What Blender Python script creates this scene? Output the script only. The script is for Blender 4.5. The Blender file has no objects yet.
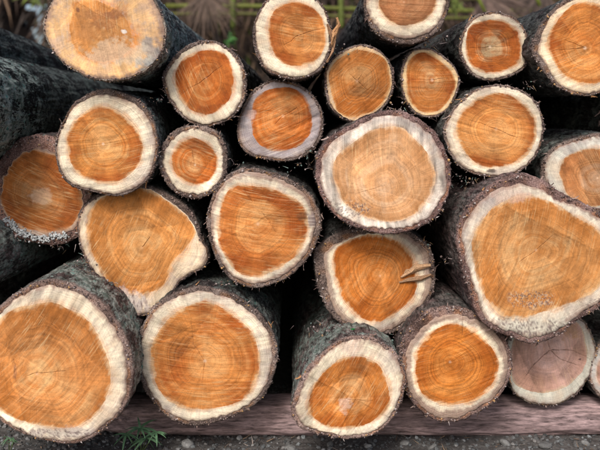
import bpy, math, random
import numpy as np
from mathutils import Vector, Matrix
random.seed(7); rng = np.random.RandomState(7)
sc = bpy.context.scene
COL = sc.collection

# ------------------------------------------------------------------ camera, sky, sun, exposure
K = 0.0012                 # metres per photo pixel and metre of distance
VX, VY = 295.0, 110.0      # where the log axes vanish, in photo pixels
CAMZ = 1.0                 # eye height above the ground
cam = bpy.data.cameras.new('camera'); camo = bpy.data.objects.new('camera', cam); COL.objects.link(camo)
camo.location = (0, 0, CAMZ); camo.rotation_euler = (math.radians(90), 0, 0)
cam.lens = 50; cam.sensor_width = 36; cam.clip_end = 2000; cam.clip_start = .05
cam.shift_x = (300 - VX) / 600.0; cam.shift_y = -(225 - VY) / 600.0
cam.dof.use_dof = True; cam.dof.focus_distance = 2.42; cam.dof.aperture_fstop = 2.5
sc.camera = camo
world = bpy.data.worlds.new('World'); sc.world = world; world.use_nodes = True
wn = world.node_tree; bg = wn.nodes['Background']
sky = wn.nodes.new('ShaderNodeTexSky'); sky.sky_type = 'NISHITA'; sky.sun_disc = False
SUN_EL, SUN_AZ = math.radians(40), math.radians(196)     # behind the camera, a little to the left
sky.sun_elevation = SUN_EL; sky.sun_rotation = SUN_AZ
sky.dust_density = 3.0; sky.air_density = .9; sky.ozone_density = .6
wn.links.new(sky.outputs[0], bg.inputs[0]); bg.inputs[1].default_value = 0.125
sun = bpy.data.lights.new('sun', 'SUN'); sun.energy = 2.1; sun.angle = math.radians(16); sun.color = (1, .96, .9)
suno = bpy.data.objects.new('sun', sun); COL.objects.link(suno)
sd = Vector((math.sin(SUN_AZ) * math.cos(SUN_EL), math.cos(SUN_AZ) * math.cos(SUN_EL), math.sin(SUN_EL)))
suno.rotation_euler = sd.to_track_quat('Z', 'Y').to_euler(); suno.location = sd * 20
sc.view_settings.view_transform = 'Standard'; sc.view_settings.look = 'None'
sc.view_settings.gamma = 1; sc.view_settings.exposure = 0.30
sc.cycles.max_bounces = 5; sc.cycles.diffuse_bounces = 2

# ------------------------------------------------------------------ numpy noise
def _h(ix, iy, iz, s):
    n = (ix * 374761393 + iy * 668265263 + iz * 2147483647 + s * 974634777) & 0xFFFFFFFF
    n = ((n ^ (n >> 13)) * 1274126177) & 0xFFFFFFFF
    n = ((n ^ (n >> 16)) * 2246822519) & 0xFFFFFFFF
    return ((n ^ (n >> 15)) & 0xFFFFFF) / float(0xFFFFFF)
def vnoise(x, y, z, s=0):
    x, y, z = np.broadcast_arrays(np.asarray(x, float), np.asarray(y, float), np.asarray(z, float))
    ix, iy, iz = np.floor(x).astype(np.int64), np.floor(y).astype(np.int64), np.floor(z).astype(np.int64)
    fx, fy, fz = x - ix, y - iy, z - iz
    fx, fy, fz = fx*fx*(3-2*fx), fy*fy*(3-2*fy), fz*fz*(3-2*fz)
    r = 0
    for a in (0, 1):
        for b in (0, 1):
            for c in (0, 1):
                w = (fx if a else 1-fx) * (fy if b else 1-fy) * (fz if c else 1-fz)
                r = r + w * _h(ix+a, iy+b, iz+c, s)
    return r * 2 - 1
def fbm(x, y, z, s=0, o=4, g=.5):
    r = 0; a = 1; t = 0
    x = np.asarray(x, float); y = np.asarray(y, float); z = np.asarray(z, float)
    for i in range(o):
        r = r + a * vnoise(x, y, z, s + i * 17); t += a; a *= g; x = x*2.03; y = y*2.03; z = z*2.03
    return r / t
def sstep(a, b, x):
    t = np.clip((x - a) / (b - a), 0, 1); return t*t*(3-2*t)

# ------------------------------------------------------------------ mesh helpers
def to_mesh(name, V, F, mats, parent=None, attrs=None, smooth=True, F3=None):
    me = bpy.data.meshes.new(name)
    V = np.asarray(V, np.float32); quads = np.asarray(F, np.int32).reshape(-1, 4) if F is not None and len(F) else np.zeros((0, 4), np.int32)
    tris = np.asarray(F3, np.int32).reshape(-1, 3) if F3 is not None and len(F3) else np.zeros((0, 3), np.int32)
    me.vertices.add(len(V)); me.vertices.foreach_set('co', V.ravel())
    nl = quads.size + tris.size
    me.loops.add(nl); me.loops.foreach_set('vertex_index', np.concatenate([quads.ravel(), tris.ravel()]))
    npoly = len(quads) + len(tris); me.polygons.add(npoly)
    st = np.concatenate([np.arange(len(quads)) * 4, quads.size + np.arange(len(tris)) * 3]).astype(np.int32)
    me.polygons.foreach_set('loop_start', st)
    me.update(calc_edges=True)
    me.polygons.foreach_set('use_smooth', np.full(npoly, smooth))
    for k, v in (attrs or {}).items():
        v = np.asarray(v, np.float32)
        if v.ndim == 1:
            a = me.attributes.new(k, 'FLOAT', 'POINT'); a.data.foreach_set('value', v)
        elif v.shape[1] == 3:
            a = me.attributes.new(k, 'FLOAT_VECTOR', 'POINT'); a.data.foreach_set('vector', v.ravel())
    me.validate(); me.update()
    me.materials.append(mats)
    o = bpy.data.objects.new(name, me); COL.objects.link(o)
    if parent: o.parent = parent
    return o
def tag(o, label=None, cat=None, group=None, kind=None):
    if label: o['label'] = label
    if cat: o['category'] = cat
    if group: o['group'] = group
    if kind: o['kind'] = kind
    return o
def empty(name, loc):
    o = bpy.data.objects.new(name, None); COL.objects.link(o); o.location = loc; o.empty_display_size = .05
    return o
def W(px, py, D):                       # a photo pixel at a distance, in metres
    return Vector(((px - VX) * K * D, D, CAMZ + (VY - py) * K * D))

class MB:                               # a small triangle/quad collector
    def __init__(s): s.V = []; s.Q = []; s.T = []; s.c = []
    def add(s, vs, q=(), t=(), c=(1, 1, 1)):
        n = len(s.V); s.V += [tuple(v) for v in vs]; s.c += [tuple(c)] * len(vs)
        s.Q += [tuple(i + n for i in f) for f in q]; s.T += [tuple(i + n for i in f) for f in t]
    def tube(s, pts, rad, n=8, c=(1, 1, 1), jit=0):
        vs = []; q = []; m = len(pts)
        for i, p in enumerate(pts):
            p = Vector(p); d = (Vector(pts[min(i+1, m-1)]) - Vector(pts[max(i-1, 0)])).normalized()
            u = d.orthogonal().normalized() if i == 0 else (u0 - d * u0.dot(d)).normalized()
            u0 = u; v = d.cross(u)
            r = rad[i] if hasattr(rad, '__len__') else rad
            for k in range(n):
                a = 2*math.pi*k/n; rr = r * (1 + jit * random.uniform(-1, 1))
                vs.append(p + (u*math.cos(a) + v*math.sin(a)) * rr)
        for i in range(m-1):
            for k in range(n):
                q.append((i*n+k, i*n+(k+1) % n, (i+1)*n+(k+1) % n, (i+1)*n+k))
        t = []
        for base, p, fl in ((0, pts[0], 1), ((m-1)*n, pts[-1], 0)):
            vs.append(p); ci = len(vs)-1
            for k in range(n):
                a, b = base+k, base+(k+1) % n
                t.append((ci, b, a) if fl else (ci, a, b))
        s.add(vs, q, t, c)
    def sliver(s, p, d, L, w, c, bend=0, side=None):   # a three-sided tapering splinter
        d = d.normalized(); u = d.orthogonal().normalized()
        u = Matrix.Rotation(random.uniform(0, 6.28), 3, d) @ u
        v = d.cross(u); mid = p + d * L * .5 + v * bend * L; tip = p + d * L + v * bend * L * 2.4
        vs = [p + u*w, p + v*w*.6, p - u*w, mid + u*w*.7, mid + v*w*.4, mid - u*w*.7, tip]
        s.add(vs, [(0, 1, 4, 3), (1, 2, 5, 4), (2, 0, 3, 5)], [(3, 4, 6), (4, 5, 6), (5, 3, 6)], c)
    def rock(s, p, r, c, sq=(1, 1, 1)):
        t = (1+5**.5)/2
        b = [(-1,t,0),(1,t,0),(-1,-t,0),(1,-t,0),(0,-1,t),(0,1,t),(0,-1,-t),(0,1,-t),(t,0,-1),(t,0,1),(-t,0,-1),(-t,0,1)]
        f = [(0,11,5),(0,5,1),(0,1,7),(0,7,10),(0,10,11),(1,5,9),(5,11,4),(11,10,2),(10,7,6),(7,1,8),(3,9,4),(3,4,2),(3,2,6),(3,6,8),(3,8,9),(4,9,5),(2,4,11),(6,2,10),(8,6,7),(9,8,1)]
        R = Matrix.Rotation(random.uniform(0, 6.28), 3, Vector((random.uniform(-.4, .4), random.uniform(-.4, .4), 1)).normalized())
        vs = []
        for q in b:
            q = Vector(q).normalized() * r * random.uniform(.72, 1.15); q = Vector((q.x*sq[0], q.y*sq[1], q.z*sq[2]))
            vs.append(Vector(p) + R @ q)
        s.add(vs, (), f, c)
    def build(s, name, mat, parent=None, smooth=False):
        off = Vector(parent.location) if parent else Vector((0, 0, 0))
        if parent and parent.parent: off += Vector(parent.parent.location)
        V = np.array(s.V) - np.array(off)
        return to_mesh(name, V, s.Q, mat, parent, {'col': np.array(s.c)}, smooth, s.T)

# ------------------------------------------------------------------ materials
def new_mat(name):
    m = bpy.data.materials.new(name); m.use_nodes = True; nt = m.node_tree
    b = nt.nodes['Principled BSDF']; b.inputs['Roughness'].default_value = .8
    b.inputs['Specular IOR Level'].default_value = .25
    return m, nt, b
def N(nt, t, **kw):
    n = nt.nodes.new(t)
    for k, v in kw.items():
        if k.startswith('i_'):
            key = k[2:].replace('_', ' ')
            n.inputs[int(key) if key.isdigit() else key].default_value = v
        else: setattr(n, k, v)
    return n
def math_(nt, op, a, b=None, clamp=False):
    n = nt.nodes.new('ShaderNodeMath'); n.operation = op; n.use_clamp = clamp
    for i, v in enumerate((a, b)):
        if v is None: continue
        if isinstance(v, (int, float)): n.inputs[i].default_value = v
        else: nt.links.new(v, n.inputs[i])
    return n.outputs[0]
def ramp(nt, src, stops):
    n = nt.nodes.new('ShaderNodeValToRGB'); e = n.color_ramp.elements
    while len(e) < len(stops): e.new(.5)
    for el, (p, c) in zip(e, stops):
        el.position = p; el.color = (c[0], c[1], c[2], 1) if hasattr(c, '__len__') else (c, c, c, 1)
    nt.links.new(src, n.inputs[0]); return n.outputs[0]
def mix(nt, f, a, b, mode='MIX'):
    n = nt.nodes.new('ShaderNodeMix'); n.data_type = 'RGBA'; n.blend_type = mode
    for s, v in ((n.inputs[0], f), (n.inputs[6], a), (n.inputs[7], b)):
        if isinstance(v, (int, float)): s.default_value = v
        elif isinstance(v, tuple): s.default_value = (*v, 1)
        else: nt.links.new(v, s)
    return n.outputs[2]
def noise(nt, vec, scale, detail=4, rough=.55, dist=0):
    n = N(nt, 'ShaderNodeTexNoise'); n.inputs['Scale'].default_value = scale; n.inputs['Detail'].default_value = detail
    n.inputs['Roughness'].default_value = rough; n.inputs['Distortion'].default_value = dist
    if vec is not None: nt.links.new(vec, n.inputs['Vector'])
    return n.outputs[0]
def attr(nt, name): return N(nt, 'ShaderNodeAttribute', attribute_name=name)
def vscale(nt, v, s):
    n = N(nt, 'ShaderNodeVectorMath', operation='MULTIPLY'); nt.links.new(v, n.inputs[0]); n.inputs[1].default_value = s; return n.outputs[0]

def cut_material(name, heart):
    m, nt, b = new_mat(name); L = nt.links
    col = attr(nt, 'col').outputs['Color']; ring = attr(nt, 'ring').outputs['Fac']; saw = attr(nt, 'saw').outputs['Vector']
    rad = attr(nt, 'rad').outputs['Vector']; crack = attr(nt, 'crack').outputs['Fac']
    geo = N(nt, 'ShaderNodeNewGeometry').outputs['Position']
    # growth rings: one-dimensional noise along the ring coordinate
    wob = noise(nt, geo, 26, 5, .6)
    rc = math_(nt, 'ADD', ring, math_(nt, 'MULTIPLY', wob, .085))
    n1 = N(nt, 'ShaderNodeTexNoise', noise_dimensions='1D'); n1.inputs['Scale'].default_value = 24; n1.inputs['Detail'].default_value = 5; n1.inputs['Roughness'].default_value = .75
    L.new(rc, n1.inputs['W'])
    rings = ramp(nt, n1.outputs[0], [(.34, .66), (.5, 1.0), (.66, 1.16)])
    ringfade = ramp(nt, noise(nt, geo, 12, 4, .6), [(.36, .35), (.58, 1.)])
    # saw streaks
    s1 = noise(nt, vscale(nt, saw, (5, 210, 0)), 1, 3, .6)
    s2 = noise(nt, vscale(nt, saw, (9, 60, 0)), 1, 2, .5)
    patch = noise(nt, geo, 9, 3, .6)
    streak = ramp(nt, s1, [(.36, .84), (.5, 1.0), (.62, 1.10)])
    s2r = ramp(nt, s2, [(.35, .9), (.65, 1.08)])
    rays = ramp(nt, noise(nt, vscale(nt, rad, (34, 34, 34)), 1, 3, .6), [(.38, .86), (.62, 1.10)])
    blot = ramp(nt, noise(nt, geo, 20, 7, .72), [(.33, .66), (.5, 1.0), (.68, 1.14)])
    c = mix(nt, math_(nt, 'MULTIPLY', math_(nt, 'MULTIPLY', ringfade, .75 if heart else .65), attr(nt, 'ra').outputs['Fac']), col, rings, 'MULTIPLY')
    sk = attr(nt, 'sk').outputs['Fac']
    c = mix(nt, math_(nt, 'MULTIPLY', sk, .6), c, streak, 'MULTIPLY'); c = mix(nt, math_(nt, 'MULTIPLY', sk, .45), c, s2r, 'MULTIPLY'); c = mix(nt, .7, c, rays, 'MULTIPLY'); c = mix(nt, .8, c, blot, 'MULTIPLY')
    # pale raised fibres where the saw tore
    fm = math_(nt, 'MULTIPLY', ramp(nt, noise(nt, vscale(nt, saw, (16, 330, 0)), 1, 2, .5), [(.54, 0.), (.68, 1.)]), ramp(nt, patch, [(.42, 0.), (.62, 1.)]))
    pale = (.74, .52, .27) if heart else (.86, .78, .66)
    c = mix(nt, math_(nt, 'MULTIPLY', fm, math_(nt, 'MULTIPLY', sk, .60)), c, pale)
    spk = ramp(nt, noise(nt, geo, 420, 2, .6), [(.60, 0.), (.72, 1.)])
    c = mix(nt, math_(nt, 'MULTIPLY', spk, .30), c, (.10, .06, .05))
    if not heart:
        mm = ramp(nt, noise(nt, geo, 55, 6, .7), [(.50, 0.), (.66, 1.)])
        c = mix(nt, math_(nt, 'MULTIPLY', mm, .45), c, (.40, .31, .27))
    crk = math_(nt, 'MULTIPLY', crack, ramp(nt, noise(nt, geo, 140, 3, .6), [(.36, .1), (.60, .85)]))
    c = mix(nt, crk, c, (.05, .028, .018))
    L.new(c, b.inputs['Base Color'])
    h = math_(nt, 'ADD', math_(nt, 'MULTIPLY', s1, .55), math_(nt, 'ADD', math_(nt, 'MULTIPLY', n1.outputs[0], .35), math_(nt, 'MULTIPLY', noise(nt, geo, 300, 3, .6), .5)))
    bp = N(nt, 'ShaderNodeBump'); bp.inputs['Strength'].default_value = .6; bp.inputs['Distance'].default_value = .0030
    L.new(h, bp.inputs['Height']); L.new(bp.outputs[0], b.inputs['Normal'])
    b.inputs['Roughness'].default_value = .72; b.inputs['Specular IOR Level'].default_value = .2
    return m
M_HEART = cut_material('heartwood', True); M_SAP = cut_material('sapwood', False)

def bark_material():
    m, nt, b = new_mat('bark'); L = nt.links
    geo = N(nt, 'ShaderNodeNewGeometry').outputs['Position']
    tint = attr(nt, 'col').outputs['Color']; rim = attr(nt, 'rim').outputs['Fac']; lich = attr(nt, 'lichen').outputs['Fac']
    st = vscale(nt, geo, (1, .3, 1))
    a = noise(nt, st, 60, 6, .68, .4); f = noise(nt, st, 190, 5, .7); big = noise(nt, geo, 13, 4, .6)
    ab = math_(nt, 'ADD', math_(nt, 'MULTIPLY', a, .55), math_(nt, 'MULTIPLY', noise(nt, st, 130, 6, .75, .6), .45))
    base = ramp(nt, ab, [(.38, (.010, .008, .008)), (.47, (.050, .038, .037)), (.55, (.15, .115, .11)), (.64, (.36, .31, .30))])
    base = mix(nt, 1, base, tint, 'MULTIPLY')
    # teal and grey lichen in flakes
    lm = math_(nt, 'MULTIPLY', ramp(nt, math_(nt, 'ADD', math_(nt, 'MULTIPLY', big, .6), math_(nt, 'MULTIPLY', f, .5)), [(.51, 0.), (.57, 1.)]), math_(nt, 'MULTIPLY', lich, ramp(nt, ab, [(.42, .1), (.52, 1.)])), True)
    lc = ramp(nt, noise(nt, geo, 40, 3, .6), [(.38, (.14, .20, .17)), (.5, (.30, .36, .33)), (.60, (.48, .52, .48)), (.68, (.16, .42, .36))])
    c = mix(nt, lm, base, lc)
    # the sawn bark rim on the face: purple-brown with pale crumbs
    rc = ramp(nt, math_(nt, 'ADD', math_(nt, 'MULTIPLY', noise(nt, geo, 330, 4, .7), .6), math_(nt, 'MULTIPLY', big, .42)), [(.40, (.065, .045, .038)), (.48, (.165, .118, .10)), (.56, (.30, .225, .195)), (.66, (.52, .43, .385))])
    rc = mix(nt, 1, rc, tint, 'MULTIPLY')
    c = mix(nt, rim, c, rc)
    L.new(c, b.inputs['Base Color'])
    h = math_(nt, 'ADD', math_(nt, 'MULTIPLY', ab, 1.6), math_(nt, 'MULTIPLY', f, .5))
    bp = N(nt, 'ShaderNodeBump'); bp.inputs['Strength'].default_value = 1.0; bp.inputs['Distance'].default_value = .010
    L.new(h, bp.inputs['Height']); L.new(bp.outputs[0], b.inputs['Normal'])
    b.inputs['Roughness'].default_value = .88
    return m
M_BARK = bark_material()
def vcol_material(name, sc_=120, amt=.5, rough=.85, trans=0, stretch=(1, 1, 1)):
    m, nt, b = new_mat(name)
    geo = N(nt, 'ShaderNodeNewGeometry').outputs['Position']
    n = noise(nt, vscale(nt, geo, stretch), sc_, 5, .65)
    c = mix(nt, 1, attr(nt, 'col').outputs['Color'], ramp(nt, n, [(.3, 1 - amt), (.5, 1.), (.7, 1 + amt)]), 'MULTIPLY')
    nt.links.new(c, b.inputs['Base Color'])
    bp = N(nt, 'ShaderNodeBump'); bp.inputs['Strength'].default_value = .5; bp.inputs['Distance'].default_value = .003
    nt.links.new(n, bp.inputs['Height']); nt.links.new(bp.outputs[0], b.inputs['Normal'])
    b.inputs['Roughness'].default_value = rough
    return m
M_BITS = vcol_material('bark_bits', 260, .45)
M_LEAF = vcol_material('leaf', 90, .35, .6)
M_DRY = vcol_material('dry_leaf', 60, .5, .8)
M_BAMBOO = vcol_material('bamboo', 25, .35, .55, stretch=(1, 1, .4))
M_STONE = vcol_material('stone', 140, .35, .9)
M_BEAM = vcol_material('beam_wood', 110, .75, .9, stretch=(.22, 1.5, 1.5))

# ------------------------------------------------------------------ ground
def ground_material():
    m, nt, b = new_mat('soil'); geo = N(nt, 'ShaderNodeNewGeometry').outputs['Position']
    n = noise(nt, geo, 45, 8, .7)
    c = ramp(nt, n, [(.32, (.06, .052, .050)), (.5, (.12, .11, .105)), (.68, (.21, .20, .19))])
    nt.links.new(c, b.inputs['Base Color'])
    bp = N(nt, 'ShaderNodeBump'); bp.inputs['Strength'].default_value = .8; bp.inputs['Distance'].default_value = .01
    nt.links.new(noise(nt, geo, 150, 5, .7), bp.inputs['Height']); nt.links.new(bp.outputs[0], b.inputs['Normal'])
    b.inputs['Roughness'].default_value = .95
    return m
def ground_z(x, y): return .012 * fbm(np.asarray(x)*3, np.asarray(y)*3, 0, 5, 3) + .005 * fbm(np.asarray(x)*16, np.asarray(y)*16, 0, 8, 2)
def make_ground():
    a = np.concatenate([[-400, -120, -40, -14, -6, -3], np.linspace(-1.9, 1.9, 150), [3, 6, 14, 40, 120, 400]])
    c = np.concatenate([[-400, -120, -40, -12, -4, -1, .6], np.linspace(1.4, 4.2, 120), np.linspace(4.5, 9, 20), [14, 40, 120, 400, 900]])
    X, Y = np.meshgrid(a, c); near = (np.abs(X) < 14) & (Y < 15) & (Y > -12)
    Z = np.where(near, ground_z(X, Y), 0)
    nx, ny = len(a), len(c)
    V = np.stack([X, Y, Z], -1).reshape(-1, 3)
    i = np.arange(nx-1)[None, :] + np.arange(ny-1)[:, None] * nx
    F = np.stack([i, i+1, i+1+nx, i+nx], -1).reshape(-1, 4)
    o = to_mesh('ground', V, F, ground_material()); tag(o, kind='structure')
make_ground()

# ------------------------------------------------------------------ the logs
def catmull(P, n=12):
    P = np.array(P, float); m = len(P); out = []
    for i in range(m):
        p0, p1, p2, p3 = P[i-1], P[i], P[(i+1) % m], P[(i+2) % m]
        for t in np.linspace(0, 1, n, endpoint=False):
            out.append(.5 * ((2*p1) + (p2-p0)*t + (2*p0-5*p1+4*p2-p3)*t*t + (3*p1-p0-3*p2+p3)*t**3))
    return np.array(out)
def polar(P, c, th):
    Q = catmull(P) - np.array(c); a = np.arctan2(Q[:, 1], Q[:, 0]) % (2*np.pi); r = np.hypot(Q[:, 0], Q[:, 1])
    o = np.argsort(a); a, r = a[o], r[o]
    return np.interp(th, np.concatenate([a[-1:]-2*np.pi, a, a[:1]+2*np.pi]), np.concatenate([r[-1:], r, r[:1]]))
def seg_dist(X, Y, pts):
    d = np.full(X.shape, 1e9); u = np.zeros(X.shape); n = len(pts) - 1
    for i in range(n):
        (x0, y0), (x1, y1) = pts[i], pts[i+1]
        dx, dy = x1-x0, y1-y0; t = np.clip(((X-x0)*dx + (Y-y0)*dy) / (dx*dx+dy*dy), 0, 1)
        dd = np.hypot(X-x0-t*dx, Y-y0-t*dy); k = dd < d; d = np.where(k, dd, d); u = np.where(k, (i+t)/n, u)
    return d, u

SAP = (.79, .68, .51); LAV = (.34, .28, .28); WARM = (.66, .42, .20)
OR = (.55, .190, .042); DO = (.36, .088, .012); TAN = (.65, .35, .14); PINK = (.62, .45, .46)

def make_log(sp):
    D = sp['D']; out = sp['out']; c = np.array(sp['pith'], float); seed = sp['seed']
    S = K * D                                            # metres per pixel at the face
    size = max(p[0] for p in out) - min(p[0] for p in out)
    base = W(c[0], max(p[1] for p in out), D)
    root = empty('log', base)
    tag(root, sp['label'], 'log', sp.get('group', 'cut logs stacked in the pile'))
    na = int(min(400, max(150, size * 3.0)))
    th = np.linspace(0, 2*np.pi, na, endpoint=False); ct, st = np.cos(th), np.sin(th)
    Ro = polar(out, c, th)
    Ro = Ro * (1 + .018 * fbm(ct*3+seed, st*3, 0, seed, 3) + .012 * fbm(ct*12, st*12, seed, seed+1, 3))
    bk = sp.get('bark', 4.0)
    bt = bk * (1 + .45 * fbm(ct*2.2, st*2.2, seed, seed+3, 3) + .35 * fbm(ct*14, st*14, seed, seed+4, 3))
    for (ang, wid, add) in sp.get('bark_at', ()):        # thicker bark on one side; angle in degrees, 90 = down
        da = np.abs((np.degrees(th) - ang + 180) % 360 - 180); bt = bt + add * np.exp(-(da/wid)**2)
    Rs = Ro - np.clip(bt, 1.0, None)
    Rh = polar(sp['heart'], c, th) * sp.get('hs', 1.025) * (1 + .030 * fbm(ct*4, st*4, seed, seed+9, 3) + .012 * fbm(ct*22, st*22, seed, seed+10, 3))
    Rh = np.minimum(Rh, Rs - 1.2)
    rec = sp.get('recess', 0)
    def place(X, Y, dep):                                 # pixel plane + depth behind face, local metres
        return np.stack([(X - c[0]) * S, dep, CAMZ + (VY - Y) * S - base.z], -1)
    sawa = math.radians(sp.get('saw', 30)); sx, sy = math.cos(sawa), math.sin(sawa)
    def sawc(X, Y):
        u = ((X-c[0])*sx + (Y-c[1])*sy) * S; v = (-(X-c[0])*sy + (Y-c[1])*sx) * S
        R0 = .9; v2 = np.hypot(u, v + R0) - R0; u2 = np.arctan2(u, v + R0) * R0
        return np.stack([u2 + seed*1.37, v2 + seed*.73, 0*u], -1)
    # a gentle dish, chatter from the chain, chain-saw steps
    facets = list(sp.get('facets', ()))
    fr_ = random.Random(seed)
    for q in range(4):
        a1 = sawa + math.radians(fr_.gauss(0, 40)); o_ = fr_.uniform(-.35, .35)*size; fx, fy = c[0] - math.sin(a1)*o_, c[1] + math.cos(a1)*o_
        h_ = size*fr_.uniform(.15, .42); sh = fr_.uniform(-.25, .25)*size; fx += math.cos(a1)*sh; fy += math.sin(a1)*sh
        facets.append((fx - math.cos(a1)*h_, fy - math.sin(a1)*h_, fx + math.cos(a1)*h_, fy + math.sin(a1)*h_, fr_.uniform(-.0012, .0012), fr_.choice([-.30, -.2, .18, .26])))
    def relief(X, Y, crack):
        sc_ = sawc(X, Y)
        h = .0012 * fbm(sc_[..., 0]*6, sc_[..., 1]*150, 0, seed+20, 2) + .004 * fbm(X*S*9, Y*S*9, 0, seed+21, 3) + .0006 * fbm(X*S*150, Y*S*150, 0, seed+22, 2)
        for (x0, y0, x1, y1, hh, tt) in facets:
            dx, dy = x1-x0, y1-y0; n = math.hypot(dx, dy); s = ((X-x0)*dy - (Y-y0)*dx) / n
            s = s + 1.2 * fbm(X*.15, Y*.15, 0, seed+30, 3)
            h = h + hh * sstep(-.7, .7, s) * np.exp(-np.clip(s, 0, None)/26)
        return h + crack * .003
    def cracks(X, Y):
        cr = np.zeros(X.shape); wx = X + 1.0*fbm(X*.12, Y*.12, 1, seed+40, 3); wy = Y + 1.0*fbm(X*.12, Y*.12, 5, seed+41, 3)
        for item in sp.get('cracks', ()):
            pts, w = item[:2]; k = item[2] if len(item) > 2 else .55
            d, u = seg_dist(wx, wy, pts); ww = .38 * w * (1.05 - .75*u)
            cr = np.maximum(cr, k * (1 - sstep(ww*.35, ww*1.0+.35, d)))
        return cr
    hm, hd, hl = [np.array(v) for v in (sp.get('mid', OR), sp.get('dark', DO), sp.get('light', TAN))]
    hm = hm*np.array([.98, .82, .66]); hl = hl*np.array([1.0, .92, .84]); hd = hd*np.array([.84, .74, .64])
    sap = np.array(sp.get('sap', SAP))
    def stains(X, Y, C):
        for (x, y, rx, ry, colr, amt) in sp.get('stains', ()):
            d = np.hypot((X-x)/rx, (Y-y)/ry) + .6 * fbm(X*.09, Y*.09, 2, seed+50, 4) + .5 * fbm(X*.3, Y*.3, 2, seed+51, 3)
            C += (np.array(colr) - C) * (amt * (1 - sstep(.55, 1.1, d)))[..., None]
        for (x, y, rx, ry) in sp.get('crust', ()):         # blackish and pale speckled crust
            d = np.hypot((X-x)/rx, (Y-y)/ry) + .5 * fbm(X*.15, Y*.15, 2, seed+52, 3); m_ = 1 - sstep(.6, 1.1, d)
            sp1 = sstep(.08, .2, fbm(X*.8, Y*.8, 4, seed+53, 4)) * m_; sp2 = sstep(.10, .22, fbm(X*.75, Y*.75, 9, seed+54, 4)) * m_
            C += (np.array([.74, .70, .56]) - C) * (.3*sp2)[..., None]; C += (np.array([.13, .085, .085]) - C) * (.75*sp1)[..., None]
        return C
    def facet_tint(X, Y, C):
        for (x0, y0, x1, y1, hh, tt) in facets:
            dx, dy = x1-x0, y1-y0; n = math.hypot(dx, dy); s = ((X-x0)*dy - (Y-y0)*dx) / n
            s = s + 1.2 * fbm(X*.15, Y*.15, 0, seed+30, 3)
            al = ((X-x0)*dx + (Y-y0)*dy) / n**2; end = sstep(-.1, .1, al) * (1 - sstep(.9, 1.1, al))
            C *= (1 + tt * sstep(-.5, .5, s) * np.exp(-np.clip(s, 0, None)/22) * end)[..., None]
        return C
    # heartwood
    nh = int(max(40, size * .5)); t = (np.arange(1, nh+1) / nh) ** .92
    TT, AA = np.meshgrid(t, th, indexing='ij')
    def grid_faces(n, m):
        i = np.arange(n-1)[:, None]*m + np.arange(m)[None, :]; j = np.arange(n-1)[:, None]*m + (np.arange(m)[None, :]+1) % m
        return np.stack([i, j, j+m, i+m], -1).reshape(-1, 4)
    X = c[0] + TT*Rh*np.cos(AA); Y = c[1] + TT*Rh*np.sin(AA)
    X = np.concatenate([X.ravel(), [c[0]]]); Y = np.concatenate([Y.ravel(), [c[1]]])
    T_ = np.concatenate([TT.ravel(), [0]]); CA = np.concatenate([np.cos(AA).ravel(), [0]]); SA = np.concatenate([np.sin(AA).ravel(), [0]])
    cr = cracks(X, Y); Z = relief(X, Y, cr) + rec
    warp = T_ + .09 * fbm(X*.03, Y*.03, 3, seed+60, 3)
    band = fbm(warp*11 + seed, 0*X, 0, seed+61, 3)
    blob = fbm(X*.028, Y*.028, 7, seed+62, 4); sect = fbm(CA*2.3, SA*2.3, seed, seed+63, 3)
    dsc = sawc(X, Y); d1 = fbm(dsc[:, 0]*7, dsc[:, 1]*42, 0, seed+64, 4); d2 = fbm(dsc[:, 0]*16, dsc[:, 1]*170, 0, seed+65, 3); dmask = sstep(-.25, .3, fbm(X*.04, Y*.04, 9, seed+66, 3))
    lightm = np.clip((.55*d1 + .35*d2)*dmask + sp.get('pale', .55) * (1 - sstep(.05, .75, warp)) + .50*blob + .45*band + .35*sect, 0, 1)
    darkm = np.clip(.05 - .45*d1 - .2*d2*dmask + .55*sstep(.45, 1, warp) - .8*blob + .7*sect*sstep(.2, .8, T_) - .25*band + sp.get('deep', 0), 0, 1)
    C = hm + (hl - hm) * lightm[:, None]; C = C + (hd - C) * (darkm * .9)[:, None]; C *= (1 + .16*fbm(X*.25, Y*.25, 0, seed+67, 3))[:, None]
    edge = sstep(.975, 1.0, T_) * sp.get('edge', .1); C = C * (1 - edge[:, None]*.5)
    bd = sstep(.945, 1.01, T_ + .07*fbm(X*.10, Y*.10, 6, seed+68, 4) + .035*fbm(dsc[:, 0]*12, dsc[:, 1]*190, 3, seed+69, 2)); C += (sap*np.array([.92, .78, .62]) - C) * (bd*.6)[:, None]
    C = facet_tint(X, Y, C); C = stains(X, Y, C)
    pd = np.hypot(X-c[0], Y-c[1]); C += (np.array([.75, .55, .4]) - C) * (fr_.uniform(.1, .75)*(1 - sstep(.4, fr_.uniform(1.2, 2.6), pd)))[:, None]
    F = grid_faces(nh, na)
    F3 = np.stack([np.full(na, nh*na), (np.arange(na)+1) % na, np.arange(na)], -1)
    # skirt back so the piece has depth
    def add_skirt(Xv, Yv, Zv, n_rings, extra):
        return
    V = place(X, Y, Z); rad = np.stack([CA, SA, 0*CA + seed], -1)
    to_mesh('heartwood', V, F[:, ::-1], M_HEART, root, {'col': C, 'ring': T_, 'saw': sawc(X, Y), 'rad': rad, 'crack': cr, 'ra': np.full(len(T_), sp.get('ra', 1.0)), 'sk': np.full(len(T_), sp.get('sk', .8))}, True, F3[:, ::-1])
    # sapwood, with a lip that runs back under the bark
    ns = int(max(8, np.mean(Rs-Rh) * .95)); t = np.concatenate([np.linspace(0, 1, ns), [1.0, 1.0]]); nt_ = len(t)
    TT, AA = np.meshgrid(t, th, indexing='ij')
    RR = Rh + TT*(Rs-Rh); 
    X = c[0] + RR*np.cos(AA); Y = c[1] + RR*np.sin(AA)
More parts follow.
